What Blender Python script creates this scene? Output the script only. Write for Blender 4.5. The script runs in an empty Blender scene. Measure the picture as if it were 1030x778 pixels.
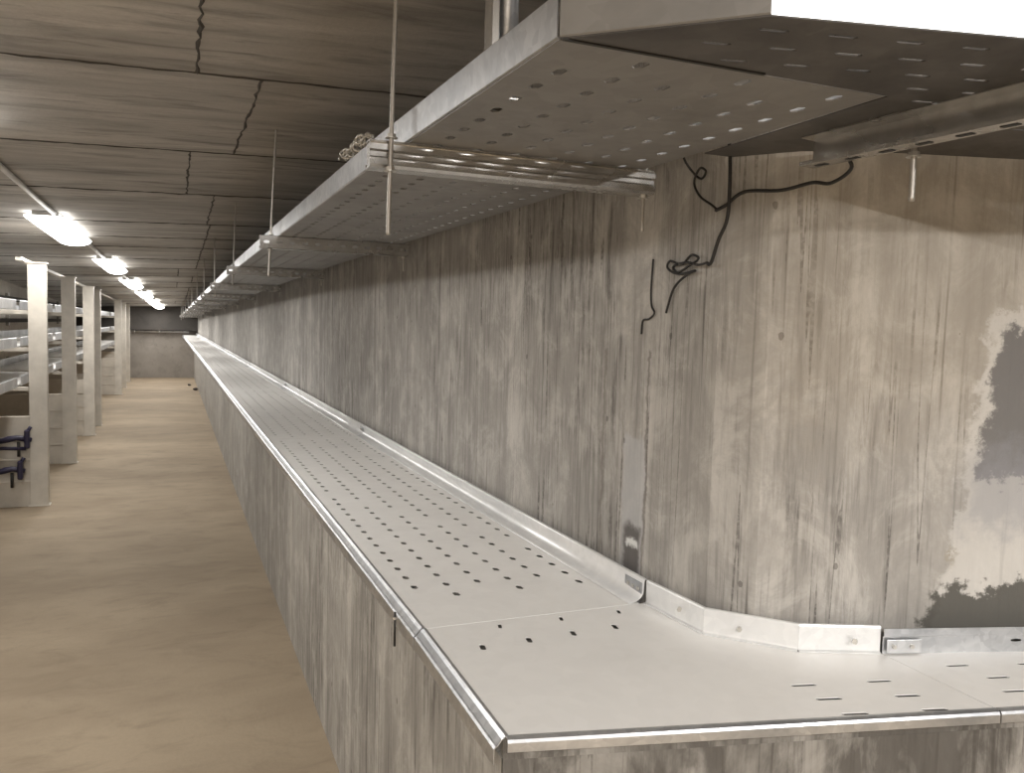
import bpy, bmesh, math, random
from mathutils import Vector, Matrix
from mathutils.geometry import tessellate_polygon
random.seed(7)
S = bpy.context.scene
COL = S.collection
PI = math.pi

# ------------------------------------------------------------------ helpers
def link(o, parent=None):
    COL.objects.link(o)
    if parent is not None: o.parent = parent
    return o

def obj(name, verts, faces, mat=None, parent=None, smooth=False, loc=None, uvs=None):
    me = bpy.data.meshes.new(name)
    me.from_pydata([tuple(v) for v in verts], [], faces)
    if uvs:
        uvl = me.uv_layers.new(name='UVMap')
        for p in me.polygons:
            for li, vi in zip(p.loop_indices, p.vertices):
                pass
        k = 0
        for p, fu in zip(me.polygons, uvs):
            for li, uv in zip(p.loop_indices, fu): uvl.data[li].uv = uv
    mats = mat if isinstance(mat, (list, tuple)) else [mat]
    for m in mats:
        if m: me.materials.append(m)
    if smooth:
        for p in me.polygons: p.use_smooth = True
    me.update()
    o = bpy.data.objects.new(name, me)
    link(o, parent)
    if loc: o.location = loc
    return o

def tag(o, label=None, cat=None, group=None, kind=None):
    if label: o['label'] = label
    if cat: o['category'] = cat
    if group: o['group'] = group
    if kind: o['kind'] = kind
    return o

def empty(name, loc, label, cat, group=None, rz=0):
    o = bpy.data.objects.new(name, None)
    o.empty_display_size = .1
    link(o); o.location = loc; o.rotation_euler.z = rz
    return tag(o, label, cat, group)

class MB:
    def __init__(s): s.v = []; s.f = []
    def add(s, v, f):
        n = len(s.v); s.v += [Vector(a) for a in v]; s.f += [[i + n for i in q] for q in f]
        return s
    def box(s, x0, x1, y0, y1, z0, z1, b=0):
        if b <= 0:
            v = [(x, y, z) for z in (z0, z1) for x, y in ((x0, y0), (x1, y0), (x1, y1), (x0, y1))]
            return s.add(v, [[3,2,1,0],[4,5,6,7],[0,1,5,4],[1,2,6,5],[2,3,7,6],[3,0,4,7]])
        bm = bmesh.new(); bmesh.ops.create_cube(bm, size=1)
        for q in bm.verts:
            q.co = Vector(((x0+x1)/2+q.co.x*(x1-x0), (y0+y1)/2+q.co.y*(y1-y0), (z0+z1)/2+q.co.z*(z1-z0)))
        bmesh.ops.bevel(bm, geom=bm.edges[:], offset=b, segments=2, affect='EDGES', profile=.5)
        bm.verts.index_update()
        s.add([q.co.copy() for q in bm.verts], [[q.index for q in f.verts] for f in bm.faces]); bm.free()
        return s
    def tube(s, pts, r, n=8, closed_ends=True):
        pts = [Vector(p) for p in pts]; rr = r if isinstance(r, (list, tuple)) else [r]*len(pts)
        t = (pts[1]-pts[0]).normalized()
        ref = Vector((0,0,1)) if abs(t.z) < .9 else Vector((1,0,0))
        a = t.cross(ref).normalized(); V = []; F = []
        for i, p in enumerate(pts):
            t = (pts[min(i+1, len(pts)-1)]-pts[max(i-1, 0)])
            if t.length < 1e-9: t = Vector((0,0,1))
            t.normalize(); a = (a-t*a.dot(t))
            if a.length < 1e-6: a = t.orthogonal()
            a.normalize(); b = t.cross(a)
            for k in range(n):
                q = 2*PI*k/n; V.append(p+(a*math.cos(q)+b*math.sin(q))*rr[i])
        for i in range(len(pts)-1):
            for k in range(n):
                k2 = (k+1) % n; F.append([i*n+k, i*n+k2, (i+1)*n+k2, (i+1)*n+k])
        if closed_ends: F.append(list(range(n))[::-1]); F.append([(len(pts)-1)*n+k for k in range(n)])
        return s.add(V, F)
    def sweep(s, path, prof, thick_closed=True):
        """path: list of (origin, out, up) frames; prof: closed polygon of (w, z)"""
        n = len(prof); V = []; F = []
        for o, w, u in path:
            for a, b in prof: V.append(Vector(o)+Vector(w)*a+Vector(u)*b)
        for i in range(len(path)-1):
            for k in range(n):
                k2 = (k+1) % n; F.append([i*n+k, i*n+k2, (i+1)*n+k2, (i+1)*n+k])
        F.append(list(range(n))[::-1]); F.append([(len(path)-1)*n+k for k in range(n)])
        return s.add(V, F)
    def build(s, name, mat, parent=None, smooth=False, loc=None):
        return obj(name, s.v, s.f, mat, parent, smooth, loc)

def fixn(o):
    bm = bmesh.new(); bm.from_mesh(o.data)
    bmesh.ops.remove_doubles(bm, verts=bm.verts[:], dist=1e-5)
    bmesh.ops.recalc_face_normals(bm, faces=bm.faces[:]); bm.to_mesh(o.data); bm.free(); return o

def solid(o, t, off=-1):
    m = o.modifiers.new('sheet', 'SOLIDIFY'); m.thickness = t; m.offset = off; return o

def cellgrid(fn, us, vs, hole, hu, hv):
    """sheet over the (u,v) cells; hole(i,j) True -> an elongated slot of half size hu,hv (absolute in u,v) in the cell middle"""
    V = {}; VL = []; F = []
    def vid(u, v):
        k = (round(u, 5), round(v, 5))
        if k not in V: V[k] = len(VL); VL.append(fn(u, v))
        return V[k]
    for i in range(len(us)-1):
        for j in range(len(vs)-1):
            u0, u1, v0, v1 = us[i], us[i+1], vs[j], vs[j+1]
            um, vm = (u0+u1)/2, (v0+v1)/2
            ring = [(u0,v0),(um,v0),(u1,v0),(u1,vm),(u1,v1),(um,v1),(u0,v1),(u0,vm)]
            R = [vid(*q) for q in ring]
            if not hole(i, j):
                F.append(R); continue
            c = .6
            hr = [(-hu,-hv*c),(0,-hv),(hu,-hv*c),(hu,0),(hu,hv*c),(0,hv),(-hu,hv*c),(-hu,0)]
            h = [vid(um+a, vm+b) for a, b in hr]
            for k in range(8):
                k2 = (k+1) % 8; F.append([R[k], R[k2], h[k2], h[k]])
    return VL, F

# ------------------------------------------------------------------ materials
class NT:
    def __init__(s, name):
        s.m = bpy.data.materials.new(name); s.m.use_nodes = True
        s.t = s.m.node_tree; s.b = s.t.nodes['Principled BSDF']
        s.tc = s.t.nodes.new('ShaderNodeTexCoord')
    def n(s, typ, **k):
        x = s.t.nodes.new(typ)
        for a, v in k.items(): setattr(x, a, v)
        return x
    def L(s, a, b): s.t.links.new(a, b)
    def setin(s, node, i, v):
        if hasattr(v, 'is_linked') or isinstance(v, bpy.types.NodeSocket): s.L(v, node.inputs[i])
        else: node.inputs[i].default_value = v
    def mapping(s, scale, loc=(0,0,0), src=None, rot=(0,0,0)):
        m = s.n('ShaderNodeMapping'); m.inputs['Scale'].default_value = scale; m.inputs['Location'].default_value = loc
        m.inputs['Rotation'].default_value = rot
        s.L(src or s.tc.outputs['Object'], m.inputs['Vector']); return m.outputs[0]
    def noise(s, vec, scale=1, detail=4, rough=.55, dist=0):
        x = s.n('ShaderNodeTexNoise'); s.L(vec, x.inputs['Vector'])
        x.inputs['Scale'].default_value = scale; x.inputs['Detail'].default_value = detail
        x.inputs['Roughness'].default_value = rough; x.inputs['Distortion'].default_value = dist
        return x.outputs[0]
    def ramp(s, fac, stops, interp='LINEAR'):
        r = s.n('ShaderNodeValToRGB'); r.color_ramp.interpolation = interp
        e = r.color_ramp.elements
        while len(e) < len(stops): e.new(.5)
        for k, (p, c) in enumerate(stops):
            e[k].position = p; e[k].color = c if len(c) == 4 else (*c, 1)
        s.L(fac, r.inputs[0]); return r.outputs[0]
    def mix(s, fac, a, b, mode='MIX'):
        m = s.n('ShaderNodeMix', data_type='RGBA', blend_type=mode)
        for i, v in ((0, fac), (6, a), (7, b)):
            if isinstance(v, bpy.types.NodeSocket): s.L(v, m.inputs[i])
            else: m.inputs[i].default_value = v if (i == 0 or len(v) == 4) else (*v, 1)
        return m.outputs[2]
    def math(s, op, a, b=0., c=None):
        m = s.n('ShaderNodeMath', operation=op)
        s.setin(m, 0, a); s.setin(m, 1, b)
        if c is not None: s.setin(m, 2, c)
        return m.outputs[0]
    def out(s, col=None, rough=None, metal=None, bump=None, bs=.2, bd=.01):
        if col is not None:
            if isinstance(col, bpy.types.NodeSocket): s.L(col, s.b.inputs['Base Color'])
            else: s.b.inputs['Base Color'].default_value = (*col, 1)
        if rough is not None:
            if isinstance(rough, bpy.types.NodeSocket): s.L(rough, s.b.inputs['Roughness'])
            else: s.b.inputs['Roughness'].default_value = rough
        if metal is not None: s.b.inputs['Metallic'].default_value = metal
        if bump is not None:
            b = s.n('ShaderNodeBump'); b.inputs['Strength'].default_value = bs; b.inputs['Distance'].default_value = bd
            s.L(bump, b.inputs['Height']); s.L(b.outputs[0], s.b.inputs['Normal'])
        return s.m

def g(v): return (v, v, v, 1)

def streak_concrete(name, light, mid, dark, marks=False, streak=1.0, grime=None):
    T = NT(name); uv = T.tc.outputs['UV']
    wob = T.noise(T.mapping((3,1.2,1), src=uv), 1, 2)
    big = T.noise(T.mapping((2.2,.9,1), src=uv), 1, 4, .6)
    s1 = T.noise(T.mapping((11,1.1,1), src=uv), 1, 6, .68, .35)
    s2 = T.noise(T.mapping((55,2.4,1), (3,7,0), src=uv), 1, 5, .7, .2)
    s3 = T.noise(T.mapping((38,.8,1), (9,1,0), src=uv), 1, 4, .65, .15)
    fine = T.noise(T.mapping((70,60,1), src=uv), 1, 3, .6)
    c = T.mix(T.ramp(s1, [(.30, g(.85)), (.68, g(.05))]), light, mid)
    c = T.mix(T.math('MULTIPLY', T.ramp(big, [(.38, g(0)), (.66, g(1))]), .5), c, mid)
    dk = T.math('MULTIPLY', T.ramp(s2, [(.5, g(0)), (.74, g(1))]), T.ramp(big, [(.36, g(.25)), (.6, g(1))]))
    c = T.mix(T.math('MULTIPLY', dk, .8*streak), c, dark)
    s4 = T.noise(T.mapping((42,3.2,1), (1,4,0), src=uv), 1, 6, .75, .3)
    cl = T.noise(T.mapping((1.5,1.3,1), (4.3,2.2,0), src=uv), 1, 3, .5)
    dk2 = T.math('MULTIPLY', T.ramp(s4, [(.49, g(0)), (.62, g(1))]), T.ramp(cl, [(.47, g(0)), (.62, g(1))]))
    c = T.mix(T.math('MULTIPLY', dk2, .85*streak), c, dark)
    s5 = T.noise(T.mapping((7,.22,1), (2,9,0), src=uv), 1, 3, .5, .1)
    c = T.mix(T.math('MULTIPLY', T.ramp(s5, [(.52, g(0)), (.66, g(1))]), .45), c, tuple(min(1, q*1.32) for q in light))
    c = T.mix(T.math('MULTIPLY', T.ramp(s3, [(.60, g(0)), (.68, g(1))]), .75*streak), c, dark)
    c = T.mix(T.math('MULTIPLY', T.ramp(fine, [(.35, g(1)), (.55, g(0))]), .18), c, mid)
    blo = T.noise(T.mapping((7,5,1), (3.1,8.2,0), src=uv), 1, 7, .72, .5)
    c = T.mix(T.math('MULTIPLY', T.ramp(blo, [(.44, g(0)), (.60, g(1))]), .5), c, tuple(q*.8 for q in mid))
    c = T.mix(T.math('MULTIPLY', T.ramp(blo, [(.36, g(1)), (.48, g(0))]), .35), c, tuple(min(1, q*1.18) for q in light))
    # thin dark drips following the vertical boards
    rd_ = T.noise(T.mapping((9,.16,1), (6.3,1.7,0), src=uv), 1, 3, .6, .05)
    rl = T.math('LESS_THAN', T.math('ABSOLUTE', T.math('SUBTRACT', rd_, .5)), .006)
    gt = T.noise(T.mapping((5,1.3,1), (1.2,6.1,0), src=uv), 1, 4, .65)
    c = T.mix(T.math('MULTIPLY', T.math('MULTIPLY', T.math('MULTIPLY', rl, T.ramp(fine, [(.36, g(.25)), (.55, g(1))])), T.ramp(gt, [(.46, g(0)), (.60, g(1))])), .7), c, dark)
    rl2 = T.math('LESS_THAN', T.math('ABSOLUTE', T.math('SUBTRACT', rd_, .40)), .0045)
    c = T.mix(T.math('MULTIPLY', T.math('MULTIPLY', T.math('MULTIPLY', rl2, T.ramp(fine, [(.36, g(.25)), (.55, g(1))])), T.ramp(gt, [(.44, g(1)), (.54, g(0))])), .6), c, dark)
    # pits
    vo = T.n('ShaderNodeTexVoronoi'); T.L(T.mapping((9,6,1), src=uv), vo.inputs['Vector']); vo.inputs['Scale'].default_value = 1
    pit = T.math('LESS_THAN', T.math('ADD', vo.outputs['Distance'], T.math('MULTIPLY', fine, .06)), .085)
    c = T.mix(T.math('MULTIPLY', pit, .55), c, dark)
    # board joints of the formwork: fine vertical lines
    sep = T.n('ShaderNodeSeparateXYZ'); T.L(uv, sep.inputs[0])
    u, v = sep.outputs[0], sep.outputs[1]
    uw = T.math('ADD', u, T.math('MULTIPLY', wob, .012))
    fr = T.math('FRACT', T.math('MULTIPLY', uw, 1/.19))
    ln = T.math('LESS_THAN', T.math('ABSOLUTE', T.math('SUBTRACT', fr, .5)), .014)
    c = T.mix(T.math('MULTIPLY', ln, T.math('MULTIPLY', T.ramp(big, [(.42, g(0)), (.62, g(1))]), .32)), c, dark)
    h = T.math('ADD', T.math('MULTIPLY', s1, .6), T.math('ADD', T.math('MULTIPLY', fine, .25), T.math('MULTIPLY', pit, -.5)))
    if grime:
        gr = T.noise(T.mapping((11,4.5,1), (5,3,0), src=uv), 1, 5, .65, .4)
        side = T.math('GREATER_THAN', u, grime)
        c = T.mix(T.math('MULTIPLY', T.math('MULTIPLY', T.ramp(gr, [(.38, g(.45)), (.56, g(1))]), side), .88), c, (.06,.052,.044))
    if marks:
        en = T.noise(T.mapping((14,14,1), src=uv), 1, 5, .7)
        ed = T.math('MULTIPLY', T.math('SUBTRACT', en, .5), .10)
        def region(u0, u1, v0, v1, soft=.02, e=1.0):
            uu = T.math('ADD', T.math('ADD', u, T.math('MULTIPLY', ed, e)), T.math('MULTIPLY', T.math('SUBTRACT', v, 1.0), -.13 if u0 > .4 else 0.)); vv = T.math('ADD', v, T.math('MULTIPLY', ed, e*1.4))
            def ss(x, a, b):
                m = T.n('ShaderNodeMapRange', interpolation_type='SMOOTHSTEP')
                T.L(x, m.inputs[0]); m.inputs[1].default_value = a; m.inputs[2].default_value = b; return m.outputs[0]
            a = T.math('MULTIPLY', ss(uu, u0-soft, u0+soft), ss(uu, u1+soft, u1-soft))
            b = T.math('MULTIPLY', ss(vv, v0-soft, v0+soft), ss(vv, v1+soft, v1-soft))
            return T.math('MULTIPLY', a, b)
        # right face: ochre tinted upper strip
        r = region(.10, 3, 1.35, 2.05, .18, 2)
        c = T.mix(T.math('MULTIPLY', r, .22), c, (.46,.37,.25))
        # broken-out mortar patches
        for (u0,u1,v0,v1,col,so,f) in [
            (-.375,-.27,.80,1.27,(.47,.47,.48),.008,.55), (-.365,-.28,.86,1.02,(.07,.06,.055),.014,.85), (-.35,-.29,.965,.985,(.8,.8,.78),.006,.8),
            (-.272,-.262,.8,1.5,(.12,.1,.09),.004,.6), (-.50,-.487,.9,1.5,(.16,.14,.12),.004,.55),
            (.555,2.2,.80,1.62,(.60,.575,.54),.012,.7), (.585,2.2,1.24,1.58,(.11,.105,.105),.012,.85), (.565,2.2,1.12,1.30,(.27,.27,.29),.05,.55),
            (.53,2.2,.80,.985,(.07,.065,.055),.012,.92), (.545,.57,1.03,1.07,(.3,.27,.22),.01,.8)]:
            c = T.mix(T.math('MULTIPLY', region(u0,u1,v0,v1,so, .45 if u0 < 0 else 1.6), f), c, col)
    return T.out(c, .82, 0, h, .35, .012)

def plain_concrete(name, light, mid, dark, sx=1., sy=1., rough=.85, coord='Object', grain=1.):
    T = NT(name); src = T.tc.outputs[coord]
    a = T.noise(T.mapping((1.1*sx,1.1*sy,1.1), src=src), 1, 5, .6, .4)
    b = T.noise(T.mapping((4*sx,4*sy,4), (5,2,1), src=src), 1, 5, .65, .6)
    f = T.noise(T.mapping((60,60,60), src=src), 1, 3, .6)
    c = T.mix(T.ramp(a, [(.35, g(0)), (.65, g(1))]), light, mid)
    c = T.mix(T.math('MULTIPLY', T.ramp(b, [(.5, g(0)), (.75, g(1))]), .6*grain), c, dark)
    c = T.mix(T.math('MULTIPLY', T.ramp(f, [(.3, g(1)), (.6, g(0))]), .2), c, mid)
    return T.out(c, rough, 0, T.math('ADD', b, T.math('MULTIPLY', f, .4)), .3, .01)

def galvanised(name, base, dark, metal=.75, rough=.38, spangle=38, amt=.5):
    T = NT(name)
    vo = T.n('ShaderNodeTexVoronoi'); T.L(T.mapping((1,1,1)), vo.inputs['Vector']); vo.inputs['Scale'].default_value = spangle
    sp = T.n('ShaderNodeSeparateXYZ'); T.L(vo.outputs['Color'], sp.inputs[0])
    big = T.noise(T.mapping((3,3,3)), 1, 5, .65, .5)
    c = T.mix(T.math('MULTIPLY', sp.outputs[0], .45*amt), base, dark)
    c = T.mix(T.math('MULTIPLY', T.ramp(big, [(.42, g(0)), (.7, g(1))]), amt), c, dark)
    r = T.math('ADD', rough-.08, T.math('MULTIPLY', big, .2))
    return T.out(c, r, metal, big, .06, .01)

def paint(name, col, rough=.5, metal=0, var=.12):
    T = NT(name)
    a = T.noise(T.mapping((4,4,4)), 1, 4, .6)
    d = tuple(x*(1-2.2*var) for x in col)
    return T.out(T.mix(T.ramp(a, [(.35, g(0)), (.7, g(1))]), col, d), rough, metal, a, .08, .005)

def emit(name, col, st):
    T = NT(name)
    a = T.noise(T.mapping((2,2,2)), 1, 2)
    T.b.inputs['Base Color'].default_value = (.9,.9,.9,1)
    T.b.inputs['Emission Color'].default_value = (*col,1)
    T.L(T.math('MULTIPLY_ADD', a, .05*st, st), T.b.inputs['Emission Strength'])
    return T.m

M = {}
M['wall'] = streak_concrete('streaked_concrete', (.50,.475,.44), (.305,.286,.262), (.055,.048,.042), marks=True)
M['ledge'] = streak_concrete('ledge_concrete', (.47,.445,.405), (.29,.27,.24), (.05,.043,.036), streak=1.15, grime=22.72)
M['ceil'] = plain_concrete('ceiling_concrete', (.58,.55,.51), (.33,.31,.285), (.14,.128,.115), .6, 3.2, grain=1.3)
M['seam'] = plain_concrete('seam_concrete', (.085,.075,.066), (.06,.053,.046), (.035,.03,.026))
M['floor'] = plain_concrete('floor_screed', (.315,.25,.172), (.235,.182,.122), (.16,.122,.08), .9, 1.6, grain=.9)
M['far'] = plain_concrete('far_concrete', (.30,.27,.235), (.22,.195,.168), (.13,.115,.1))
M['lwall'] = plain_concrete('side_concrete', (.50,.46,.40), (.42,.38,.33), (.30,.27,.23))
M['dark'] = plain_concrete('dark_concrete', (.075,.066,.058), (.05,.045,.04), (.03,.027,.024))
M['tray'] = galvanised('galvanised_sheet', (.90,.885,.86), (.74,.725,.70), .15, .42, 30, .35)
M['tray_up'] = galvanised('galvanised_part_shaded_sheet', (.27,.26,.248), (.15,.143,.135), .3, .48, 30, .6)  # hanging tray sheet, base colour darkened to stand in for underside shade
M['tray_shaded'] = galvanised('galvanised_shaded_sheet', (.115,.107,.10), (.045,.04,.036), .25, .5, 22, .9)  # same sheet darker still: the shade under the upper bend, put into the colour
M['rail'] = galvanised('galvanised_bright', (.66,.665,.675), (.34,.35,.37), .8, .30, 60, 1.0)
M['rail_pale'] = galvanised('galvanised_pale', (.84,.84,.835), (.62,.625,.63), .35, .36, 50, .6)
M['strut'] = galvanised('galvanised_channel', (.62,.605,.58), (.30,.29,.275), .9, .24, 40, .6)
M['rod'] = galvanised('zinc_rod', (.50,.47,.43), (.32,.30,.28), .7, .45, 90, .5)
M['post'] = paint('cream_paint', (.60,.555,.485), .45)
M['panel'] = paint('beige_paint', (.54,.49,.42), .6)
M['house'] = paint('white_housing', (.7,.7,.68), .4)
M['lamp'] = emit('lit_diffuser', (1,.985,.95), 6)
M['lamp_wall'] = emit('lit_wall_diffuser', (1,.985,.95), 1.9)
M['conduit'] = paint('pale_conduit', (.82,.81,.79), .35)
M['wire'] = paint('black_wire', (.02,.018,.016), .6)
M['blue'] = paint('dark_blue_plastic', (.018,.014,.045), .45)
M['nut'] = galvanised('nut_zinc', (.6,.58,.54), (.4,.38,.35), .8, .4, 90, .4)
M['stone'] = paint('dark_rubble', (.05,.04,.035), .9)

# ------------------------------------------------------------------ room layout
FARY = 24.0
def ceil_z(x, y): return 2.41+.033*(x-.5)-.025*(y-4.3)
def lerp(a, b, t): return a+(b-a)*t

def struct(o): o['kind'] = 'structure'; return o

# floor
mb = MB().box(-2.5, 6.3, -4.2, FARY+.3, -.2, 0)
struct(mb.build('floor', M['floor']))

# ceiling slab with the seams left by its formwork boards
X0, X1, Y0, Y1 = -2.5, 6.3, -4.2, FARY+.3
v = [(x, y, ceil_z(x, y)+dz) for dz in (0,.2) for x, y in ((X0,Y0),(X1,Y0),(X1,Y1),(X0,Y1))]
f = [[0,1,2,3],[7,6,5,4],[0,4,5,1],[1,5,6,2],[2,6,7,3],[3,7,4,0]]
ceil = struct(obj('ceiling', v, f, M['ceil']))
mb = MB()
def seam(x0, y0, x1, y1, w, dpt=.006):
    n = max(3, int(math.hypot(x1-x0, y1-y0)/.05)); V = []; F = []
    dx, dy = x1-x0, y1-y0; L = math.hypot(dx, dy); px, py = -dy/L, dx/L
    for i in range(n+1):
        t = i/n; ww = w*random.uniform(.35, 1.2); o = random.uniform(-.3, .3)*w
        for s_ in (-.5, 0, .5):
            x = x0+dx*t+px*(s_*ww+o); y = y0+dy*t+py*(s_*ww+o)
            V.append((x, y, ceil_z(x, y)-(dpt*random.uniform(.5,1.2) if s_ == 0 else -.002)))
    for i in range(n):
        for k in (0,1): F.append([i*3+k, i*3+k+1, (i+1)*3+k+1, (i+1)*3+k])
    mb.add(V, F)
ys = [-1.93, -.65, .63, 1.91, 3.19, 4.48, 5.76, 7.2, 8.2, 9.04, 10.3, 11.6, 12.9, 14.2, 15.5, 16.8, 18.1, 19.4, 20.7, 22]
wd = {3.19: .018, 4.48: .008, 5.76: .03}
for i, y in enumerate(ys):
    seam(-2.2, y-.01, 3.0, y+.02, wd.get(y, .02 if y < 7 else .014))
    xs = [.095, .30]
    if i < len(ys)-1:
        off = {4: .305, 3: .085, 5: .095, 6: .27}.get(i, random.choice(xs))
        seam(off-(.005 if i != 4 else -.005), ys[i], off-(.0 if i != 4 else .01), ys[i+1], .02)
        seam(off+1.25, ys[i], off+1.25, ys[i+1], .012)
struct(mb.build('trim_1', M['seam']))

# long wall and its return, one streaked concrete block
WP = [(.655, FARY+.2), (1.165, 1.74), (1.178, 1.60), (1.235, 1.495), (1.32, 1.42), (6.2, -.003)]
def wall_block(name, poly, z0s, z1s, mat, depth):
    """poly: visible plan outline; bottom z0s / top z1s per point; u runs along it"""
    V = []; F = []; UV = []
    us = [0]
    for a, b in zip(poly, poly[1:]): us.append(us[-1]+math.hypot(b[0]-a[0], b[1]-a[1]))
    ref = us[2] if len(us) > 3 else 0
    us = [u-ref for u in us]
    n = len(poly)
    for (x, y), a, b in zip(poly, z0s, z1s): V += [(x, y, a), (x, y, b)]
    for i in range(n-1):
        a, b, c, d = 2*i, 2*i+2, 2*i+3, 2*i+1
        F.append([b, a, d, c]); UV.append([(us[i+1], V[b][2]), (us[i], V[a][2]), (us[i], V[d][2]), (us[i+1], V[c][2])])
    B = len(V)
    for (x, y), a, b in zip(depth, [z0s[0]]*len(depth), z1s): V += [(x, y, a), (x, y, b)]
    m = len(depth)
    top = [2*i+1 for i in range(n)]+[B+2*i+1 for i in range(m)]
    bot = [2*i for i in range(n)]+[B+2*i for i in range(m)]
    F.append(top); UV.append([(V[k][0], V[k][1]+V[k][2]) for k in top])
    F.append(bot[::-1]); UV.append([(V[k][0], V[k][1]) for k in bot[::-1]])
    ring = [n-1]+list(range(n, n+m))+[0]
    for p, q in zip(ring, ring[1:]):
        a, b = bot[p], bot[q]; c, d = top[q], top[p]
        F.append([b, a, d, c]); UV.append([(V[k][0]+V[k][1], V[k][2]) for k in (b, a, d, c)])
    return obj(name, V, F, mat, uvs=UV)
w = wall_block('wall_right', WP, [0]*6, [ceil_z(x, y)+.02 for x, y in WP], M['wall'], [(6.2, FARY+.2)])
struct(w)

# far, left, back and end walls
mb = MB().box(-2.5, 1.0, FARY, FARY+.3, 0, 2.6); struct(mb.build('wall_far', M['far']))
mb = MB().box(-2.5, -2.3, -4.2, FARY, 0, 2.8); struct(mb.build('wall_left', M['lwall']))
mb = MB().box(-2.3, 6.2, -4.2, -4.0, 0, 2.9); struct(mb.build('wall_back', M['dark']))
mb = MB().box(6.2, 6.3, -4.0, 1.0, 0, 2.9); struct(mb.build('wall_end', M['dark']))
# dark beam across the top of the far wall, under it the pipe
mb = MB().box(-2.3, .70, FARY-.25, FARY-.001, 1.27, 2.0, .01); struct(mb.build('trim_2', M['dark']))
# low concrete ledge under the lower tray
def zl(y):  # height of the lower tray bed along the long run
    return .85 if y < 1.9 else lerp(.85, 1.157, (y-1.9)/(FARY-1.9))
LP = [(.571, FARY-.002), (.55, 12), (.535, 1.9), (.528, 1.272), (1.5, 1.052), (5.9, .06)]
V = []
LB = [(.655, FARY-.002), (.91, 12.96), (1.160, 1.9), (1.172, 1.60), (1.33, 1.414), (5.9, .08)]
us = [0]
for a, b in zip(LP, LP[1:]): us.append(us[-1]+math.hypot(b[0]-a[0], b[1]-a[1]))
F = []; UV = []
def lt(p): return zl(p[1])-.044
for p, q in zip(LP, LB): V += [(p[0], p[1], 0), (p[0], p[1], lt(p)), (q[0], q[1], lt(p)), (q[0], q[1], 0)]
for i in range(len(LP)-1):
    a, b = 4*i, 4*i+4
    for k in range(4):
        k2 = (k+1) % 4; fc = [b+k, a+k, a+k2, b+k2]
        F.append(fc)
        def uvp(j):
            ii = j//4; kk = j % 4
            return (us[ii]+(0 if kk in (0,1) else .3), V[j][2] if kk in (0,1) else V[j][2]+.6)
        UV.append([uvp(j) for j in fc])
F.append([0,1,2,3]); UV.append([(0,0)]*4); n = 4*(len(LP)-1); F.append([n+3,n+2,n+1,n]); UV.append([(0,0)]*4)
struct(obj('trim_4', V, F, M['ledge'], uvs=UV))

# raised rim of the ledge along the right hand front
V = []; a, b = Vector((.528,1.272,0)), Vector((5.9,.06,0)); nn = Vector((.22,.975,0))*.03
for p in (a, b, b+nn, a+nn): V += [(p.x, p.y, .80), (p.x, p.y, .8455)]
L = (b-a).length
struct(obj('trim_5', V, [[2,0,1,3],[4,2,3,5],[6,4,5,7],[0,6,7,1],[1,7,5,3]], M['ledge'],
    uvs=[[(22.75+L,.80),(22.75,.80),(22.75,.8455),(22.75+L,.8455)],[(0,0)]*4,[(0,0)]*4,[(0,0)]*4,[(22.75,.86),(22.75,.89),(22.75+L,.89),(22.75+L,.86)]]))

# ------------------------------------------------------------------ cable trays
SH = .0018
def frames(path, side=1):
    """path of points -> (origin, outward, up) with outward = right-hand side * side"""
    fr = []; P = [Vector(p) for p in path]
    for i, p in enumerate(P):
        d0 = (P[i]-P[i-1]) if i else (P[1]-P[0]); d1 = (P[i+1]-P[i]) if i < len(P)-1 else d0
        d0 = Vector((d0.x, d0.y, 0)).normalized(); d1 = Vector((d1.x, d1.y, 0)).normalized()
        n0 = Vector((d0.y, -d0.x, 0)); n1 = Vector((d1.y, -d1.x, 0)); n = (n0+n1)
        n = n/n.length_squared*2
        fr.append((p, n*side, Vector((0,0,1))))
    return fr
def thin(pts, t=.0018):
    """open (w,z) line -> closed thin profile"""
    o = []
    for i, (a, b) in enumerate(pts):
        p = pts[max(i-1,0)]; q = pts[min(i+1, len(pts)-1)]
        dx, dy = q[0]-p[0], q[1]-p[1]; L = math.hypot(dx, dy) or 1
        o.append((a-dy/L*t, b+dx/L*t))
    return list(pts)+o[::-1]
FL_BACK = thin([(-.030,0.0005),(-.016,.002),(-.004,.006),(.006,.013),(.012,.022),(.0145,.032),(.015,.056),(.017,.0585),(.023,.059)])
LIP = thin([(-.004,.0),(.002,.0005),(.008,-.004),(.016,-.014),(.019,-.0155),(.022,-.018),(.022,-.046)])
FL_UP = thin([(-.004,0),(.001,0),(.003,.002),(.0035,.060),(.002,.062),(-.008,.062)])

def lo_front(y):
    if y <= 1.9: return Vector((lerp(.531, .541, (y-1.264)/.636), y, .85))
    t = (y-1.9)/(FARY-1.9); return Vector((lerp(.541, .296, t), y, zl(y)))
def lo_back(y):
    t = (y-1.8)/(FARY-1.8); return Vector((lerp(1.118, .612, t), y, zl(y)))
UPK = [(1.054,.494,1.95),(1.76,.479,1.95),(2.11,.468,1.95),(4.33,.453,1.945),(6.4,.434,1.93),(FARY,.272,1.664)]
def up_front(y):
    for a, b in zip(UPK, UPK[1:]):
        if y <= b[0] or b is UPK[-1]:
            t = (y-a[0])/(b[0]-a[0]); return Vector((lerp(a[1], b[1], t), y, lerp(a[2], b[2], t)))
def up_back(y):
    t = (y-1.054)/(FARY-1.054); q = up_front(y); return Vector((lerp(1.088, .60, t), y, q.z))

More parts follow.
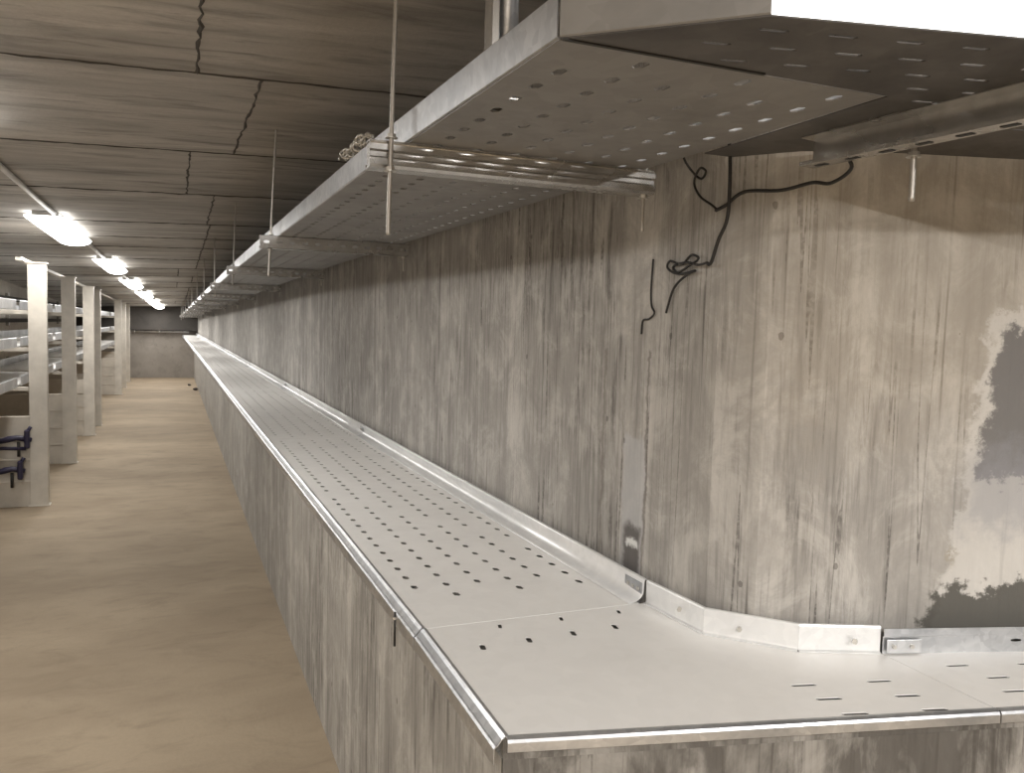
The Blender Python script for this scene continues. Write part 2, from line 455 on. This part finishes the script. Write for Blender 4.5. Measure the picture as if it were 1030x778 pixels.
def straight_tray(name, fF, fB, y0, y1, label, group, mat, railmat, rows, lip, back, blank0=0, group_gap=True, front_side=-1):
    o = empty(name, (fF(y0).x, y0, fF(y0).z-.0), label, 'cable tray', group)
    org = o.location.copy()
    pitch = .085; nv = int(round((y1-y0)/pitch)); pv = (y1-y0)/nv
    vs = [y0+k*pv for k in range(nv+1)]
    W = .6; cw = .094; m = (W-rows*cw)/2/W
    us = [0]+[m+k*cw/W for k in range(rows+1)]+[1]
    def fn(u, v):
        a, b = fF(v), fB(v); return a.lerp(b, u)-org
    rnd = random.Random(int(y0*100))
    def hole(i, j):
        if i == 0 or i == len(us)-2: return False
        if j < blank0+(1 if i % 2 else 0) or j > nv-2: return False
        if group_gap and (j+i*2) % 19 == 0: return False
        return True
    V, F = cellgrid(fn, us, vs, hole, .0092/W, .0180)
    bed = obj('tray_bed', V, F, mat, o); solid(bed, .0022)
    n = max(2, int((y1-y0)/1.0)+1)
    yy = [lerp(y0, y1, k/(n-1)) for k in range(n)]
    # edges: paths run away from the camera; right hand side is +x
    fixn(MB().sweep([(p-org, w_, u_) for p, w_, u_ in frames([fB(y) for y in yy], 1)], back).build('side_rail', M['rail_pale'] if back is FL_BACK else railmat, o, back is FL_BACK))
    fixn(MB().sweep([(p-org, w_, u_) for p, w_, u_ in frames([fF(y) for y in yy], -1)], lip).build('side_rail' if lip is FL_UP else 'edge_lip', railmat, o))
    # splice plate with bolts at the near joint
    a = fB(y0+.0)-org; xx = a.x+.0125
    sp = MB().box(xx-.0035, xx-.001, .004, .09, a.z+.014, a.z+.050, .001).build('splice_plate', railmat, o)
    for dy in (.02, .045, .07):
        MB().tube([(xx-.0036, dy, a.z+.032), (xx-.0075, dy, a.z+.032)], .0055, 6).build('bolt', M['nut'], sp)
    return o

ORD = ['first','second','third','fourth','fifth','sixth','seventh','eighth']
ly = [1.80, 4.85, 7.9, 10.95, 14.0, 17.05, 20.1, 22.2, 23.97]
for i in range(8):
    lab = f'{ORD[i]} straight tray length on the concrete ledge, counted from the bend'
    if i == 7: lab = 'last short length of galvanised tray on the ledge at the far wall'
    straight_tray('cable_tray', lo_front, lo_back, ly[i]+.0025, ly[i+1]-.0025, lab, 'lower cable tray lengths on the ledge',
                  M['tray'], M['rail'], 6, LIP, FL_BACK, 2 if i == 0 else 0)
uy = [1.056, 4.1, 7.15, 10.2, 13.25, 16.3, 19.35, 21.6, 23.9]
for i in range(8):
    lab = f'{ORD[i]} length of the hanging perforated tray, counted from the bend'
    if i == 7: lab = 'last hanging length of perforated tray, beside the far wall'
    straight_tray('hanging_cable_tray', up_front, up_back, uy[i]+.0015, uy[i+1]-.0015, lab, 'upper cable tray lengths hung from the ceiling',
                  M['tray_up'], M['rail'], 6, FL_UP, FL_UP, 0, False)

def slot_poly(c, d, ln, wd):
    d = Vector((d[0], d[1])).normalized(); nrm = Vector((-d.y, d.x)); c = Vector(c)
    pts = []
    for a, b in ((-1,0),(-.8,-1),(.8,-1),(1,0),(.8,1),(-.8,1)):
        q = c+d*(a*ln/2)+nrm*(b*wd/2); pts.append((q.x, q.y))
    return pts
def flat_plate(name, outline, holes, z, mat, parent, org, t=.0022):
    loops = [[Vector((x, y, 0)) for x, y in outline]]+[[Vector((x, y, 0)) for x, y in h] for h in holes]
    tri = tessellate_polygon(loops)
    allv = [p for l in loops for p in l]
    V = [(p.x-org[0], p.y-org[1], z-org[2]) for p in allv]
    F = [list(tr) for tr in tri]
    o = obj(name, V, F, mat, parent)
    bm = bmesh.new(); bm.from_mesh(o.data)
    for fc in bm.faces:
        if fc.calc_area() > 0 and fc.normal.z < 0: fc.normal_flip()
    bmesh.ops.dissolve_degenerate(bm, dist=1e-6, edges=bm.edges[:])
    bm.to_mesh(o.data); bm.free()
    return solid(o, t)
def sweep_part(name, pts, side, prof, mat, parent, org, smooth=False):
    return fixn(MB().sweep([(p-Vector(org), w_, u_) for p, w_, u_ in frames(pts, side)], prof).build(name, mat, parent, smooth))

# lower corner fitting
z = .85
o = empty('bend_fitting', (.531,1.264,z), 'flat galvanised bend of the lower tray at the ledge corner, mostly without slots', 'cable tray fitting')
org = tuple(o.location)
outl = [(.541,1.7985),(.531,1.264),(1.4525,1.052),(1.4585,1.315),(1.285,1.385),(1.135,1.545),(1.118,1.7985)]
hl = []
for k in range(4): hl.append(slot_poly((.632+k*.114, 1.655+.006*k), (.18,1), .034, .013))
for k in range(3): hl.append(slot_poly((.715+k*.16, 1.762), (.3,1), .03, .009))
rd = Vector((.96,-.245)).normalized()
for (x, y) in [(1.175,1.262),(1.178,1.196),(1.178,1.13),(1.338,1.226),(1.338,1.155),(1.338,1.092)]:
    hl.append(slot_poly((x, y), rd, .058, .0105))
flat_plate('tray_bed', outl, hl, z, M['tray'], o, org)
sweep_part('edge_lip', [(.541,1.7985,z),(.531,1.264,z)], 1, LIP, M['rail'], o, org)
PF = thin([(-.004,.0),(.002,.0008),(.007,-.002),(.009,-.006),(.009,-.022)])
sweep_part('edge_lip', [(.531,1.264,z),(1.4525,1.052,z)], 1, PF, M['rail'], o, org)
FLB2 = thin([(-.004,0),(.002,.0005),(.006,.003),(.007,.008),(.007,.056),(.008,.0585),(.013,.059)])
bp = [(1.130,1.7985,z),(1.145,1.565,z),(1.287,1.405,z),(1.459,1.335,z)]
# three flat facets of the inner rail, each its own sheet
for k, (a, b) in enumerate(zip(bp, bp[1:])):
    a = Vector(a); b = Vector(b); d = (b-a).normalized()*.0015
    sweep_part('side_rail', [a+d, b-d], -1, FLB2, M['rail_pale'], o, org)
# fill strip of bed up to the facets
flat_plate('bed_edge', [(1.118,1.7985),(1.135,1.545),(1.285,1.385),(1.4585,1.315),(1.459,1.337),(1.289,1.407),(1.147,1.567),(1.132,1.7985)], [], z-.0004, M['tray'], o, org)
for (x, y, zz) in [(1.139,1.65,.883),(1.20,1.50,.879),(1.40,1.355,.879)]:
    MB().tube([(x-org[0], y-org[1], zz-org[2]), (x-org[0]-.006, y-org[1]-.006, zz-org[2])], .006, 6).build('bolt', M['nut'], o)

# lower tray running off to the right
o = empty('cable_tray', (1.4555,1.05,z), 'galvanised tray length right of the bend, cut by the right edge of the photo', 'cable tray', 'lower cable tray lengths on the ledge')
org = tuple(o.location)
fr_ = lambda t: Vector((1.4555,1.0515,0)).lerp(Vector((4.4,.39,0)), t)
bk_ = lambda t: Vector((1.4605,1.334,0)).lerp(Vector((4.4,.476,0)), t)
hl = []
for r_, ww in enumerate((.26,.50,.74)):
    for k in range(14):
        t = (.11+k*.165+(r_ % 2)*.03)/3.0
        p = fr_(t).lerp(bk_(t), ww); hl.append(slot_poly((p.x, p.y), (.965,-.25), .056, .0105))
flat_plate('tray_bed', [tuple(fr_(0))[:2], tuple(fr_(1))[:2], tuple(bk_(1))[:2], tuple(bk_(0))[:2]], hl, z, M['tray'], o, org)
sweep_part('edge_lip', [(*fr_(0)[:2],z), (*fr_(1)[:2],z)], 1, PF, M['rail'], o, org)
# slotted rear rail with a folded upper band
a, b = bk_(0), bk_(1); L = (b-a).length; n = 24
us = [k/n for k in range(n+1)]; vs = [0,.016,.036,.040,.058]
def fn(u, v):
    p = a.lerp(b, u); off = .004 if v > .038 else 0
    return Vector((p.x-org[0]-.26*off, p.y-org[1]-off, v))
V, F = cellgrid(fn, us, vs, lambda i, j: j == 1 and i % 2 == 0, .013/ L, .0035)
solid(obj('side_rail', V, F, M['rail'], o), .002)
sp = MB().box(.004,.085,-.002,0,.004,.034,.0008).build('splice_plate', M['rail'], o)
sp.location = Vector((a.x-org[0], a.y-org[1]-.006, 0)); sp.rotation_euler.z = math.atan2(b.y-a.y, b.x-a.x)
for dx in (.02,.062): MB().tube([(dx,-.002,.019),(dx,-.007,.019)], .005, 6).build('bolt', M['nut'], sp)

# upper corner fitting with the chamfered outer rail and the run to the right
z = 1.95
o = empty('bend_fitting', (.494,1.052,z), 'dark perforated bend of the hanging tray overhead at the corner, slots glowing along its rear', 'cable tray fitting')
org = tuple(o.location)
outl = [(.494,1.0525),(.694,.861),(1.025,.782),(3.2,.27),(3.2,.84),(1.37,1.375),(1.255,1.44),(1.165,1.56),(1.093,1.56),(1.093,1.0525)]
def inside(p, poly):
    c = False; n = len(poly)
    for i in range(n):
        x1, y1 = poly[i]; x2, y2 = poly[(i+1) % n]
        if (y1 > p[1]) != (y2 > p[1]) and p[0] < (x2-x1)*(p[1]-y1)/(y2-y1)+x1: c = not c
    return c
hl = []
rd = Vector((.973,-.232)).normalized(); rn = Vector((.232,.973))
for r_ in range(7):
    for k in range(-6, 26):
        c = Vector((1.025,.782))+rn*(.045+r_*.062)+rd*(k*.098+(r_ % 2)*.045-.02)
        ok = all(inside((c+rd*sx*.04+rn*sy*.022), outl) for sx in (-1,1) for sy in (-1,1))
        if ok: hl.append(slot_poly(c, rd, .043, .0085))
flat_plate('tray_bed', outl, hl, z, M['tray_shaded'], o, org)
sweep_part('side_rail', [(.494,1.0525,z),(.694,.861,z)], 1, FL_UP, M['tray_up'], o, org)
sweep_part('side_rail', [(1.38,1.365,z),(3.2,.835,z)], -1, FL_UP, M['tray_up'], o, org)
MB().box(0,.34,0,.007,-.0045,-.0022,.0005).build('joint_strip', M['wire'], o).location = (.003,-.007,-.0)

# ------------------------------------------------------------------ struts, rods
def slotted_channel(x0, x1, parent, h=.058, d=.04, slots=True):
    L = x1-x0; n = max(2, int(round(L/.055))); us = [x0+L*k/n for k in range(n+1)]
    vs = [-h, -h*.78, -h*.22, 0]
    V, F = cellgrid(lambda u, v: Vector((u, 0, v)), us, vs, lambda i, j: slots and j == 1, .013, .0075)
    b = solid(obj('channel_web', V, F, M['strut'], parent), .0025)
    MB().sweep([(Vector((x, 0, 0)), Vector((0,1,0)), Vector((0,0,1))) for x in (x0, x1)], thin([(0,-h),(d,-h),(d,-h+.012)])).build('flange', M['strut'], parent)
    MB().sweep([(Vector((x, 0, 0)), Vector((0,1,0)), Vector((0,0,1))) for x in (x0, x1)], thin([(0,-.0022),(d,-.0022),(d,-.014)])).build('flange', M['strut'], parent)
def ribbed_channel(x0, x1, parent):
    prof = [(0,-.004),(-.006,-.008),(-.006,-.020),(0,-.024),(0,-.034),(-.006,-.038),(-.006,-.052),(0,-.058),(.038,-.060),(.040,-.048),(.037,-.048),(.036,-.056),(.004,-.055),(.004,-.003),(.038,-.002),(.040,0),(-.004,0)]
    fixn(MB().sweep([(Vector((x,0,0)), Vector((0,1,0)), Vector((0,0,1))) for x in (x0, x1)], prof).build('channel_web', M['strut'], parent))
    MB().box(x0+.002, x0+.006, .004, .036, -.056, -.004, .001).build('end_cap', M['strut'], parent)

def threaded_rod(x, y, z0, z1, label, group, sz=1.95, r=.005, tilt=0, detail=True):
    o = empty('threaded_rod', (x, y, z0), label, 'threaded rod', group)
    L = z1-z0
    n = int(L/.006) if detail else 4
    pts = [(tilt*(k/n), 0, L*k/n) for k in range(n+1)]
    rr = [r*(1.06 if k % 2 else .92) for k in range(n+1)] if detail else r
    MB().tube(pts, rr, 8).build('rod', M['rod'], o, True)
    for zz in (sz-.066-z0, sz+.004-z0):
        if 0 < zz < L:
            MB().tube([(tilt*zz/L,0,zz-.004),(tilt*zz/L,0,zz+.004)], .010, 6).build('nut', M['nut'], o)
            MB().tube([(tilt*zz/L,0,zz-.0055),(tilt*zz/L,0,zz-.004)], .014, 12).build('washer', M['nut'], o)
    return o
sy = [1.78, 3.9, 6.0, 8.1, 10.2, 12.3, 14.4, 16.5, 18.6, 20.7, 22.6]
NEAR = ['nearest','second','third','fourth','fifth','sixth','seventh','eighth','ninth','tenth','farthest']
for i, y in enumerate(sy):
    p = up_front(y); q = up_back(y)
    xe = q.x+.03
    lab = ('ribbed galvanised channel crossing under the hanging tray nearest the camera' if i == 0 else
           f'{NEAR[i]} slotted channel crossing under the hanging tray, counted from the camera')
    o = empty('support_channel', (p.x-.085, y, p.z-.003), lab, 'support channel', 'channels carrying the hanging tray')
    (ribbed_channel if i == 0 else slotted_channel)(0, xe-(p.x-.085), o)
    rx = p.x-.045
    up = ceil_z(rx, y)+.005
    outer_bottom = {0: 1.745, 1: 1.76}.get(i, p.z-.13)
    threaded_rod(rx, y-.012 if i == 0 else y+.02, outer_bottom, up, f'{NEAR[i]} threaded rod on the aisle edge of the hanging tray, counted from the camera',
                 'rods on the aisle side of the hanging tray', p.z+.002, tilt=[.014,.03,.02][i] if i < 3 else 0, detail=i < 3)
    wb = {0: 1.80, 1: 1.815}.get(i, p.z-.11)
    threaded_rod(xe-.018, y+.02, wb, ceil_z(xe, y)+.005, f'{NEAR[i]} rod on the wall side of the hanging tray, counted from the camera',
                 'rods on the wall side of the hanging tray', p.z+.002, detail=i < 2)

# channel under the right hand run, square to the return wall
o = empty('support_channel', (1.262,.64,1.947), 'grey channel under the hanging bend, at the right edge of the photo', 'support channel', 'channels carrying the hanging tray')
o.rotation_euler.z = math.atan2(1.30-.64, 1.205-1.262)
prof = [(0,0),(.002,-.004),(.010,-.012),(.010,-.024),(.002,-.030),(.002,-.044),(0,-.058),(-.040,-.058),(-.040,-.050),(-.036,-.054),(-.004,-.054),(-.003,-.004),(-.040,-.003),(-.040,0)]
L = .70
prof2 = [(-a, b) for a, b in prof]
fixn(MB().sweep([(Vector((x,0,0)), Vector((0,-1,0)), Vector((0,0,1))) for x in (0, L)], prof).build('channel_web', M['strut'], o))
for k in range(9):
    x = .05+k*.075
    MB().box(x, x+.028, .012, .024, -.0592, -.0575, .0003).build('slot', M['wire'], o)
threaded_rod(1.243,1.13,1.80, 2.03, 'short bright rod end hanging below the right hand channel in front of the return wall', 'rods on the wall side of the hanging tray', 1.95, r=.0055)

# steel post and pipe standing above the near end of the hanging tray
o = empty('hanger_post', (.515,1.42,1.953), 'shiny steel post rising from the hanging tray to the ceiling near the bend', 'post')
hz = ceil_z(.55,1.4)-1.953+.003
MB().tube([(.045,-.01,.0),(.045,-.01,hz)], .017, 20).build('tube', M['rail'], o, True)
fixn(MB().sweep([(Vector((0,0,zz)), Vector((1,0,0)), Vector((0,1,0))) for zz in (0, hz)], thin([(.022,.02),(.010,.02),(.010,-.02),(.022,-.02)], .003)).build('channel', M['strut'], o))
MB().box(-.03,.08,-.04,.04,0,.005,.001).build('foot_plate', M['strut'], o)

# coil of wire offcut caught on the tray rail
pts = []
for k in range(150):
    t = k/149
    pts.append((.009*math.cos(k*.95)+.009*math.sin(k*.33), .30*t+.012*math.sin(k*.7), .010+.008*math.sin(k*.95)+.007*math.sin(k*.41)))
o = MB().tube(pts, .0032, 6).build('wire_coil', M['nut'], None, True, loc=(.463,2.12,2.018))
tag(o, 'small crumpled coil of bright wire on the rail of the hanging tray', 'wire')

# rod end below the front edge of the ledge tray
o = empty('bracket_rod', (.505,1.93,.765), 'thin dark rod end hanging from the lip of the ledge tray', 'rod')
MB().tube([(0,0,0),(0,0,.085)], .003, 8).build('rod', M['wire'], o, True)
MB().tube([(0,0,.068),(0,0,.074)], .007, 6).build('nut', M['nut'], o)

# ------------------------------------------------------------------ lights of the place
def batten(x, y, L, w_, label, power, group='ceiling lights in a row down the aisle', rz=-.03):
    z = ceil_z(x, y)
    o = empty('batten_light', (x, y, z), label, 'ceiling light', group, rz)
    o.rotation_euler.x = -.025
    MB().box(-w_*.32, w_*.32, -L/2, L/2, -.035, -.002, .006).build('housing', M['house'], o)
    n = 10; prof = []
    for k in range(n+1):
        a = PI+PI*k/n; prof.append((w_/2*math.cos(a), -.036+.05*math.sin(a)))
    MB().sweep([(Vector((0, yy, 0)), Vector((1,0,0)), Vector((0,0,1))) for yy in (-L/2, L/2)], prof).build('diffuser', M['lamp'], o, True)
    for s_ in (-1, 1):
        MB().box(-w_*.3, w_*.3, s_*(L/2+.008)-.008, s_*(L/2+.008)+.008, -.034, -.004, .003).build('end_cap', M['house'], o)
    ld = bpy.data.lights.new('lamp', 'AREA'); ld.shape = 'RECTANGLE'; ld.size = w_; ld.size_y = L; ld.energy = power
    ld.color = (1,.975,.94)
    lo = bpy.data.objects.new('lamp', ld); link(lo, o); lo.location = (0,0,-.095)
    return o
P = 30
ly_ = [3.45, 7.55, 10.85, 14.05, 17.2, 20.2, 22.6]
names = ['ceiling light nearest the camera, its far end at the left photo edge','large bright ceiling light nearest the camera in the aisle row',
         'second bright ceiling light down the aisle','third ceiling light down the aisle','fourth ceiling light down the aisle','fifth ceiling light down the aisle','last ceiling light of the row, near the far wall']
for y, nm in zip(ly_, names):
    batten(-.75+(y-7.5)*.03-(.06 if 5 < y < 9 else 0), y, 1.5, .27 if 5 < y < 9 else .24, nm, P)
batten(-.9, -2.2, 1.5, .19, 'ceiling light behind the camera in the aisle row', 250)
batten(2.0, -1.9, 1.5, .19, 'ceiling light over the right hand passage, behind the camera', 125, 'ceiling lights over the side passage', 1.3)
# pale cable conduit joining the fittings
def cz(y): x = -.75+(y-7.5)*.03; return Vector((x+.0, y, ceil_z(x, y)-.018))
for i, (a, b) in enumerate([(1.0,2.65),(4.25,6.77),(8.34,10.06),(11.64,13.25),(14.85,16.4),(18.0,19.4)]):
    o = MB().tube([cz(a), cz((a+b)/2), cz(b)], .016 if i < 2 else .018, 10).build('conduit', M['conduit'], None, True)
    tag(o, f'{ORD[i]} pale conduit run between two aisle ceiling lights, counted from the camera', 'conduit', 'conduit runs between the ceiling lights')

# lamp over the hanging tray, on the return wall
o = empty('wall_batten_light', (1.33,1.30,2.245), 'white glowing wall light above the hanging tray at the top right', 'wall light')
o.rotation_euler.z = math.atan2(-.28,.96)
LL = 2.0
MB().box(-.34, LL, .02, .085, -.06, .13, .008).build('housing', M['house'], o)
n = 10; prof = [(.02-.05*math.sin(PI*k/n), .035+.105*math.cos(PI*k/n)) for k in range(n+1)]
MB().sweep([(Vector((xx,0,0)), Vector((0,1,0)), Vector((0,0,1))) for xx in (-.32, LL-.02)], prof).build('diffuser', M['lamp_wall'], o, True)
for xx in (-.34, LL-.015): MB().box(xx, xx+.02, -.035, .03, -.08, .15, .005).build('end_cap', M['house'], o)
ld = bpy.data.lights.new('lamp', 'AREA'); ld.shape = 'RECTANGLE'; ld.size = LL; ld.size_y = .2; ld.energy = 2.5; ld.color = (1,.97,.92)
lo = bpy.data.objects.new('lamp', ld); link(lo, o); lo.location = (LL/2-.1,-.04,.03); lo.rotation_euler = (-PI/2, 0, 0)
lo.rotation_euler = (PI/2+0, 0, PI) if False else (math.radians(-60), 0, 0)

# ------------------------------------------------------------------ left rack
def column(y, label, panel=True, w_=.125):
    top = lerp(1.985, 1.905, max(0, (y-7.6)/16.4))
    o = empty('rack_post', (-.935, y, 0), label, 'post', 'cream posts of the cable rack along the aisle')
    prof = thin([(-.02,.075),(0,.075),(0,0),(-w_,0),(-w_,.075),(-w_+.02,.075)], .003)
    fixn(MB().sweep([(Vector((0,0,zz)), Vector((1,0,0)), Vector((0,1,0))) for zz in (0, top)], prof).build('post', M['post'], o))
    MB().box(-w_-.02,.012,-.012,.09,0,.010,.002).build('base_plate', M['post'], o)
    MB().box(-w_-.02,.012,-.012,.09,top-.010,top,.002).build('head_plate', M['post'], o)
    for zz in (.98, 1.30, 1.60):
        MB().box(-.98,-w_,.02,.06,zz-.035,zz-.003,.003).build('arm', M['post'], o)
    if panel:
        MB().box(-1.34,-w_,.005,.05,0,.74,.004).build('base_panel', M['panel'], o)
        for zz in (.2,.38,.56): MB().box(-1.25,-w_,-.004,.006,zz,zz+.012,.001).build('rib', M['panel'], o)
    return o
cols = [(7.63,'cream rack post nearest the camera at the left edge'),(9.81,'second cream rack post from the camera'),(12.1,'third cream rack post from the camera'),
        (13.2,'fourth cream rack post, close behind the third'),(18.6,'fifth cream rack post, before the far group'),(20.4,'sixth cream rack post in the far group'),(22.3,'last cream rack post beside the far wall')]
for y, nm in cols: column(y, nm)
o = empty('top_rail', (-1.035, 7.5, 1.986), 'slender cream rail running along the tops of the rack posts', 'rail')
fixn(MB().sweep([(Vector((0,0,0)), Vector((1,0,0)), Vector((0,0,1))), (Vector((0,16.4,-.08)), Vector((1,0,0)), Vector((0,0,1)))], [(-.09,0),(-.04,0),(-.04,.025),(-.09,.025)]).build('rail', M['panel'], o))
for yy in (.13,2.31,4.6,5.7,11.1,12.9,14.8): MB().tube([(-.065,yy,.022-yy*.0049),(-.065,yy,.036-yy*.0049)],.012,6).build('bolt', M['nut'], o)
# long trays resting on the arms
def rack_tray(z, y0, y1, label, w_=.62):
    o = empty('rack_cable_tray', (-1.14, y0, z), label, 'cable tray', 'cable trays on the left rack')
    L = y1-y0
    nv = int(L/.3); us = [0,.25,.5,.75,1]; vs = [L*k/nv for k in range(nv+1)]
    V, F = cellgrid(lambda u, v: Vector((-w_*u, v, 0)), us, vs, lambda i, j: (i+j) % 2 == 0, .02, .03)
    solid(obj('tray_bed', V, F, M['tray'], o), .002)
    for x, s_ in ((0, 1), (-w_, -1)):
        fixn(MB().sweep([(Vector((x, yy, 0)), Vector((s_,0,0)), Vector((0,0,1))) for yy in (0, L)], thin([(-.003,0),(.003,0),(.006,.004),(.006,.075),(.003,.080),(-.012,.080)], .003)).build('side_rail', M['rail'], o))
    return o
seg = [(4.6,7.58),(7.75,9.76),(9.95,13.1),(13.35,18.5),(18.75,23.7)]
lv = [(.98,'lower'),(1.30,'middle'),(1.60,'upper')]
places = ['cut by the left photo edge','seen between the first and second posts','seen behind the second and third posts','seen past the fourth post','at the far end of the rack']
for z_, ln in lv:
    for (a, b), pl in zip(seg, places):
        rack_tray(z_, a, b, f'{ln} shelf tray of the left rack, {pl}')
# horizontal side rails bolted to the rack on the wall side
for i, z_ in enumerate((.45,.82,1.15,1.45,1.78)):
    o = empty('wall_rail', (-2.285, 5.0, z_), f"{['lowest','second lowest','middle','second highest','highest'][i]} dark rail on the wall behind the left rack", 'rail', 'dark rails on the wall behind the rack')
    fixn(MB().sweep([(Vector((0,yy,0)), Vector((1,0,0)), Vector((0,0,1))) for yy in (0,18.8)], [(-.013,0),(.05,0),(.05,.06),(.04,.06),(.04,.01),(-.013,.01)]).build('rail', M['dark'], o))
    for k in range(7): MB().box(-.013,.03,.4+k*3,.46+k*3,-.05,.11,.003).build('wall_plate', M['strut'], o)

# dark blue cable clamps on the first post
def clamp(z, x0, x1, label, two):
    o = empty('cable_clamp', (-1.14, 7.56, z), label, 'clamp', 'dark clamps at the first rack post')
    pts = [(x0+(x1-x0)*k/8, .01*math.sin(k), .012*math.sin(k*1.3)) for k in range(9)]
    MB().tube(pts, [.02,.024,.022,.028,.022,.026,.022,.024,.018], 10).build('bar', M['blue'], o, True)
    if two: MB().tube([(x0,0,-.075),(lerp(x0,x1,.5),.0,-.07),(x1-.04,0,-.078)], .015, 8).build('lower_bar', M['blue'], o, True)
    MB().box(x1-.05,x1-.012,-.03,.03,-.075,.075,.01).build('jaw', M['blue'], o)
    MB().tube([(x1-.03,0,.05),(x1-.005,0,.10)], .014, 8).build('hook', M['blue'], o, True)
    MB().tube([(x1-.09,0,-.02),(x1-.09,0,-.14)], .012, 8).build('bolt', M['wire'], o, True)
    return o
clamp(.565, -.32, .10, 'upper dark blue cable clamp beside the nearest rack post', True)
clamp(.315, -.32, .05, 'lower dark cable clamp beside the nearest rack post', False)

# pipe across the far wall
o = empty('wall_pipe', (-1.0, FARY-.06, 1.235), 'thin white pipe running across the far wall', 'pipe')
MB().tube([(0,0,0),(1.45,0,0)], .028, 12).build('pipe', M['conduit'], o, True)
for x in (.1,.7,1.3): MB().box(x,x+.03,-.032,.055,-.034,.034,.003).build('pipe_clip', M['strut'], o)

# rubble by the ledge
for (x, y, s_, nm) in [(.50,19.6,.055,'larger dark lump of rubble on the floor against the ledge'),(.40,21.0,.04,'smaller dark lump of rubble on the floor farther along the ledge')]:
    bm = bmesh.new(); bmesh.ops.create_icosphere(bm, subdivisions=2, radius=s_)
    for q in bm.verts: q.co *= random.uniform(.75,1.15); q.co.z = max(q.co.z*.7, -s_*.5)
    me = bpy.data.meshes.new('rubble_lump'); bm.to_mesh(me); bm.free(); me.materials.append(M['stone'])
    o = bpy.data.objects.new('rubble_lump', me); link(o); o.location = (x, y, s_*.5); tag(o, nm, 'rubble', 'rubble on the floor')

# ------------------------------------------------------------------ loose wires on the wall
def smooth_path(pts, n=8):
    P = [Vector(p) for p in pts]; out = []
    for i in range(len(P)-1):
        p0 = P[max(i-1,0)]; p1 = P[i]; p2 = P[i+1]; p3 = P[min(i+2, len(P)-1)]
        for k in range(n):
            t = k/n
            out.append(.5*((2*p1)+(p2-p0)*t+(2*p0-5*p1+4*p2-p3)*t*t+(-p0+3*p1-3*p2+p3)*t**3))
    out.append(P[-1]); return out
def wire(name, pts, r, label, cat='wire'):
    pts = smooth_path([(1.158 if p[0] is None else p[0], p[1], p[2]) for p in pts])
    return tag(MB().tube(pts, r, 7).build(name, M['wire'], None, True), label, cat)
N = None
wire('tie_wire', [(1.10,1.66,2.0),(1.13,1.695,1.965),(N,1.69,1.93),(N,1.66,1.915),(N,1.645,1.93),(N,1.67,1.94),(N,1.69,1.91),(N,1.665,1.875),(N,1.62,1.85),(N,1.60,1.838)], .0028, 'thin black wire looping out from under the hanging tray left of the hanging cable')
wire('hanging_cable', [(1.15,1.555,2.0),(N,1.556,1.95),(N,1.552,1.88),(N,1.556,1.81),(N,1.585,1.765),(N,1.61,1.715),(N,1.625,1.715)], .0042, 'black cable hanging down the wall from the tray, bent at its lower end', 'cable')
wire('wire_tangle', [(N,1.625,1.716),(N,1.66,1.713),(N,1.71,1.722),(N,1.765,1.715),(N,1.745,1.70),(N,1.70,1.712),(N,1.66,1.728),(N,1.69,1.738),(N,1.73,1.718),(N,1.78,1.73),(N,1.79,1.712),(N,1.74,1.695),(N,1.67,1.70),(N,1.71,1.69),(N,1.76,1.66),(N,1.79,1.60)], .003, 'knotted tangle of black wire on the wall at the end of the cable')
wire('tie_wire', [(N,1.86,1.74),(N,1.865,1.66),(N,1.86,1.62),(N,1.845,1.60),(N,1.87,1.585),(N,1.90,1.58),(N,1.905,1.545)], .0026, 'thin wire stuck to the wall below the tangle')
wire('looped_cable', [(1.215,1.30,1.93),(1.235,1.27,1.885),(1.27,1.36,1.87),(1.255,1.40,1.875),(1.225,1.46,1.865),(1.19,1.54,1.87),(1.172,1.58,1.845),(1.165,1.61,1.835)], .004, 'dark cable sagging from the right hand channel end along the wall', 'cable')

# ------------------------------------------------------------------ world, camera
wd_ = bpy.data.worlds.new('world'); S.world = wd_; wd_.use_nodes = True
wd_.node_tree.nodes['Background'].inputs[0].default_value = (.9,.92,1,1)
wd_.node_tree.nodes['Background'].inputs[1].default_value = .03
cam = bpy.data.cameras.new('camera'); co = bpy.data.objects.new('camera', cam); COL.objects.link(co)
cam.sensor_width = 36; cam.sensor_fit = 'HORIZONTAL'; cam.lens = 36*830/1030; cam.clip_start = .02
R = Matrix(((.92427,.00268,-.38174),(-.38087,.0744,-.92163),(.02593,.99723,.06978)))
# columns are the world axes of camera x, y, z: camera looks down its -z
co.matrix_world = Matrix.Translation((0,0,1.55)) @ R.to_4x4()
S.camera = co
S.view_settings.view_transform = 'Standard'; S.view_settings.look = 'None'
S.view_settings.gamma = 1; S.view_settings.use_curve_mapping = False
S.view_settings.exposure = 0.22
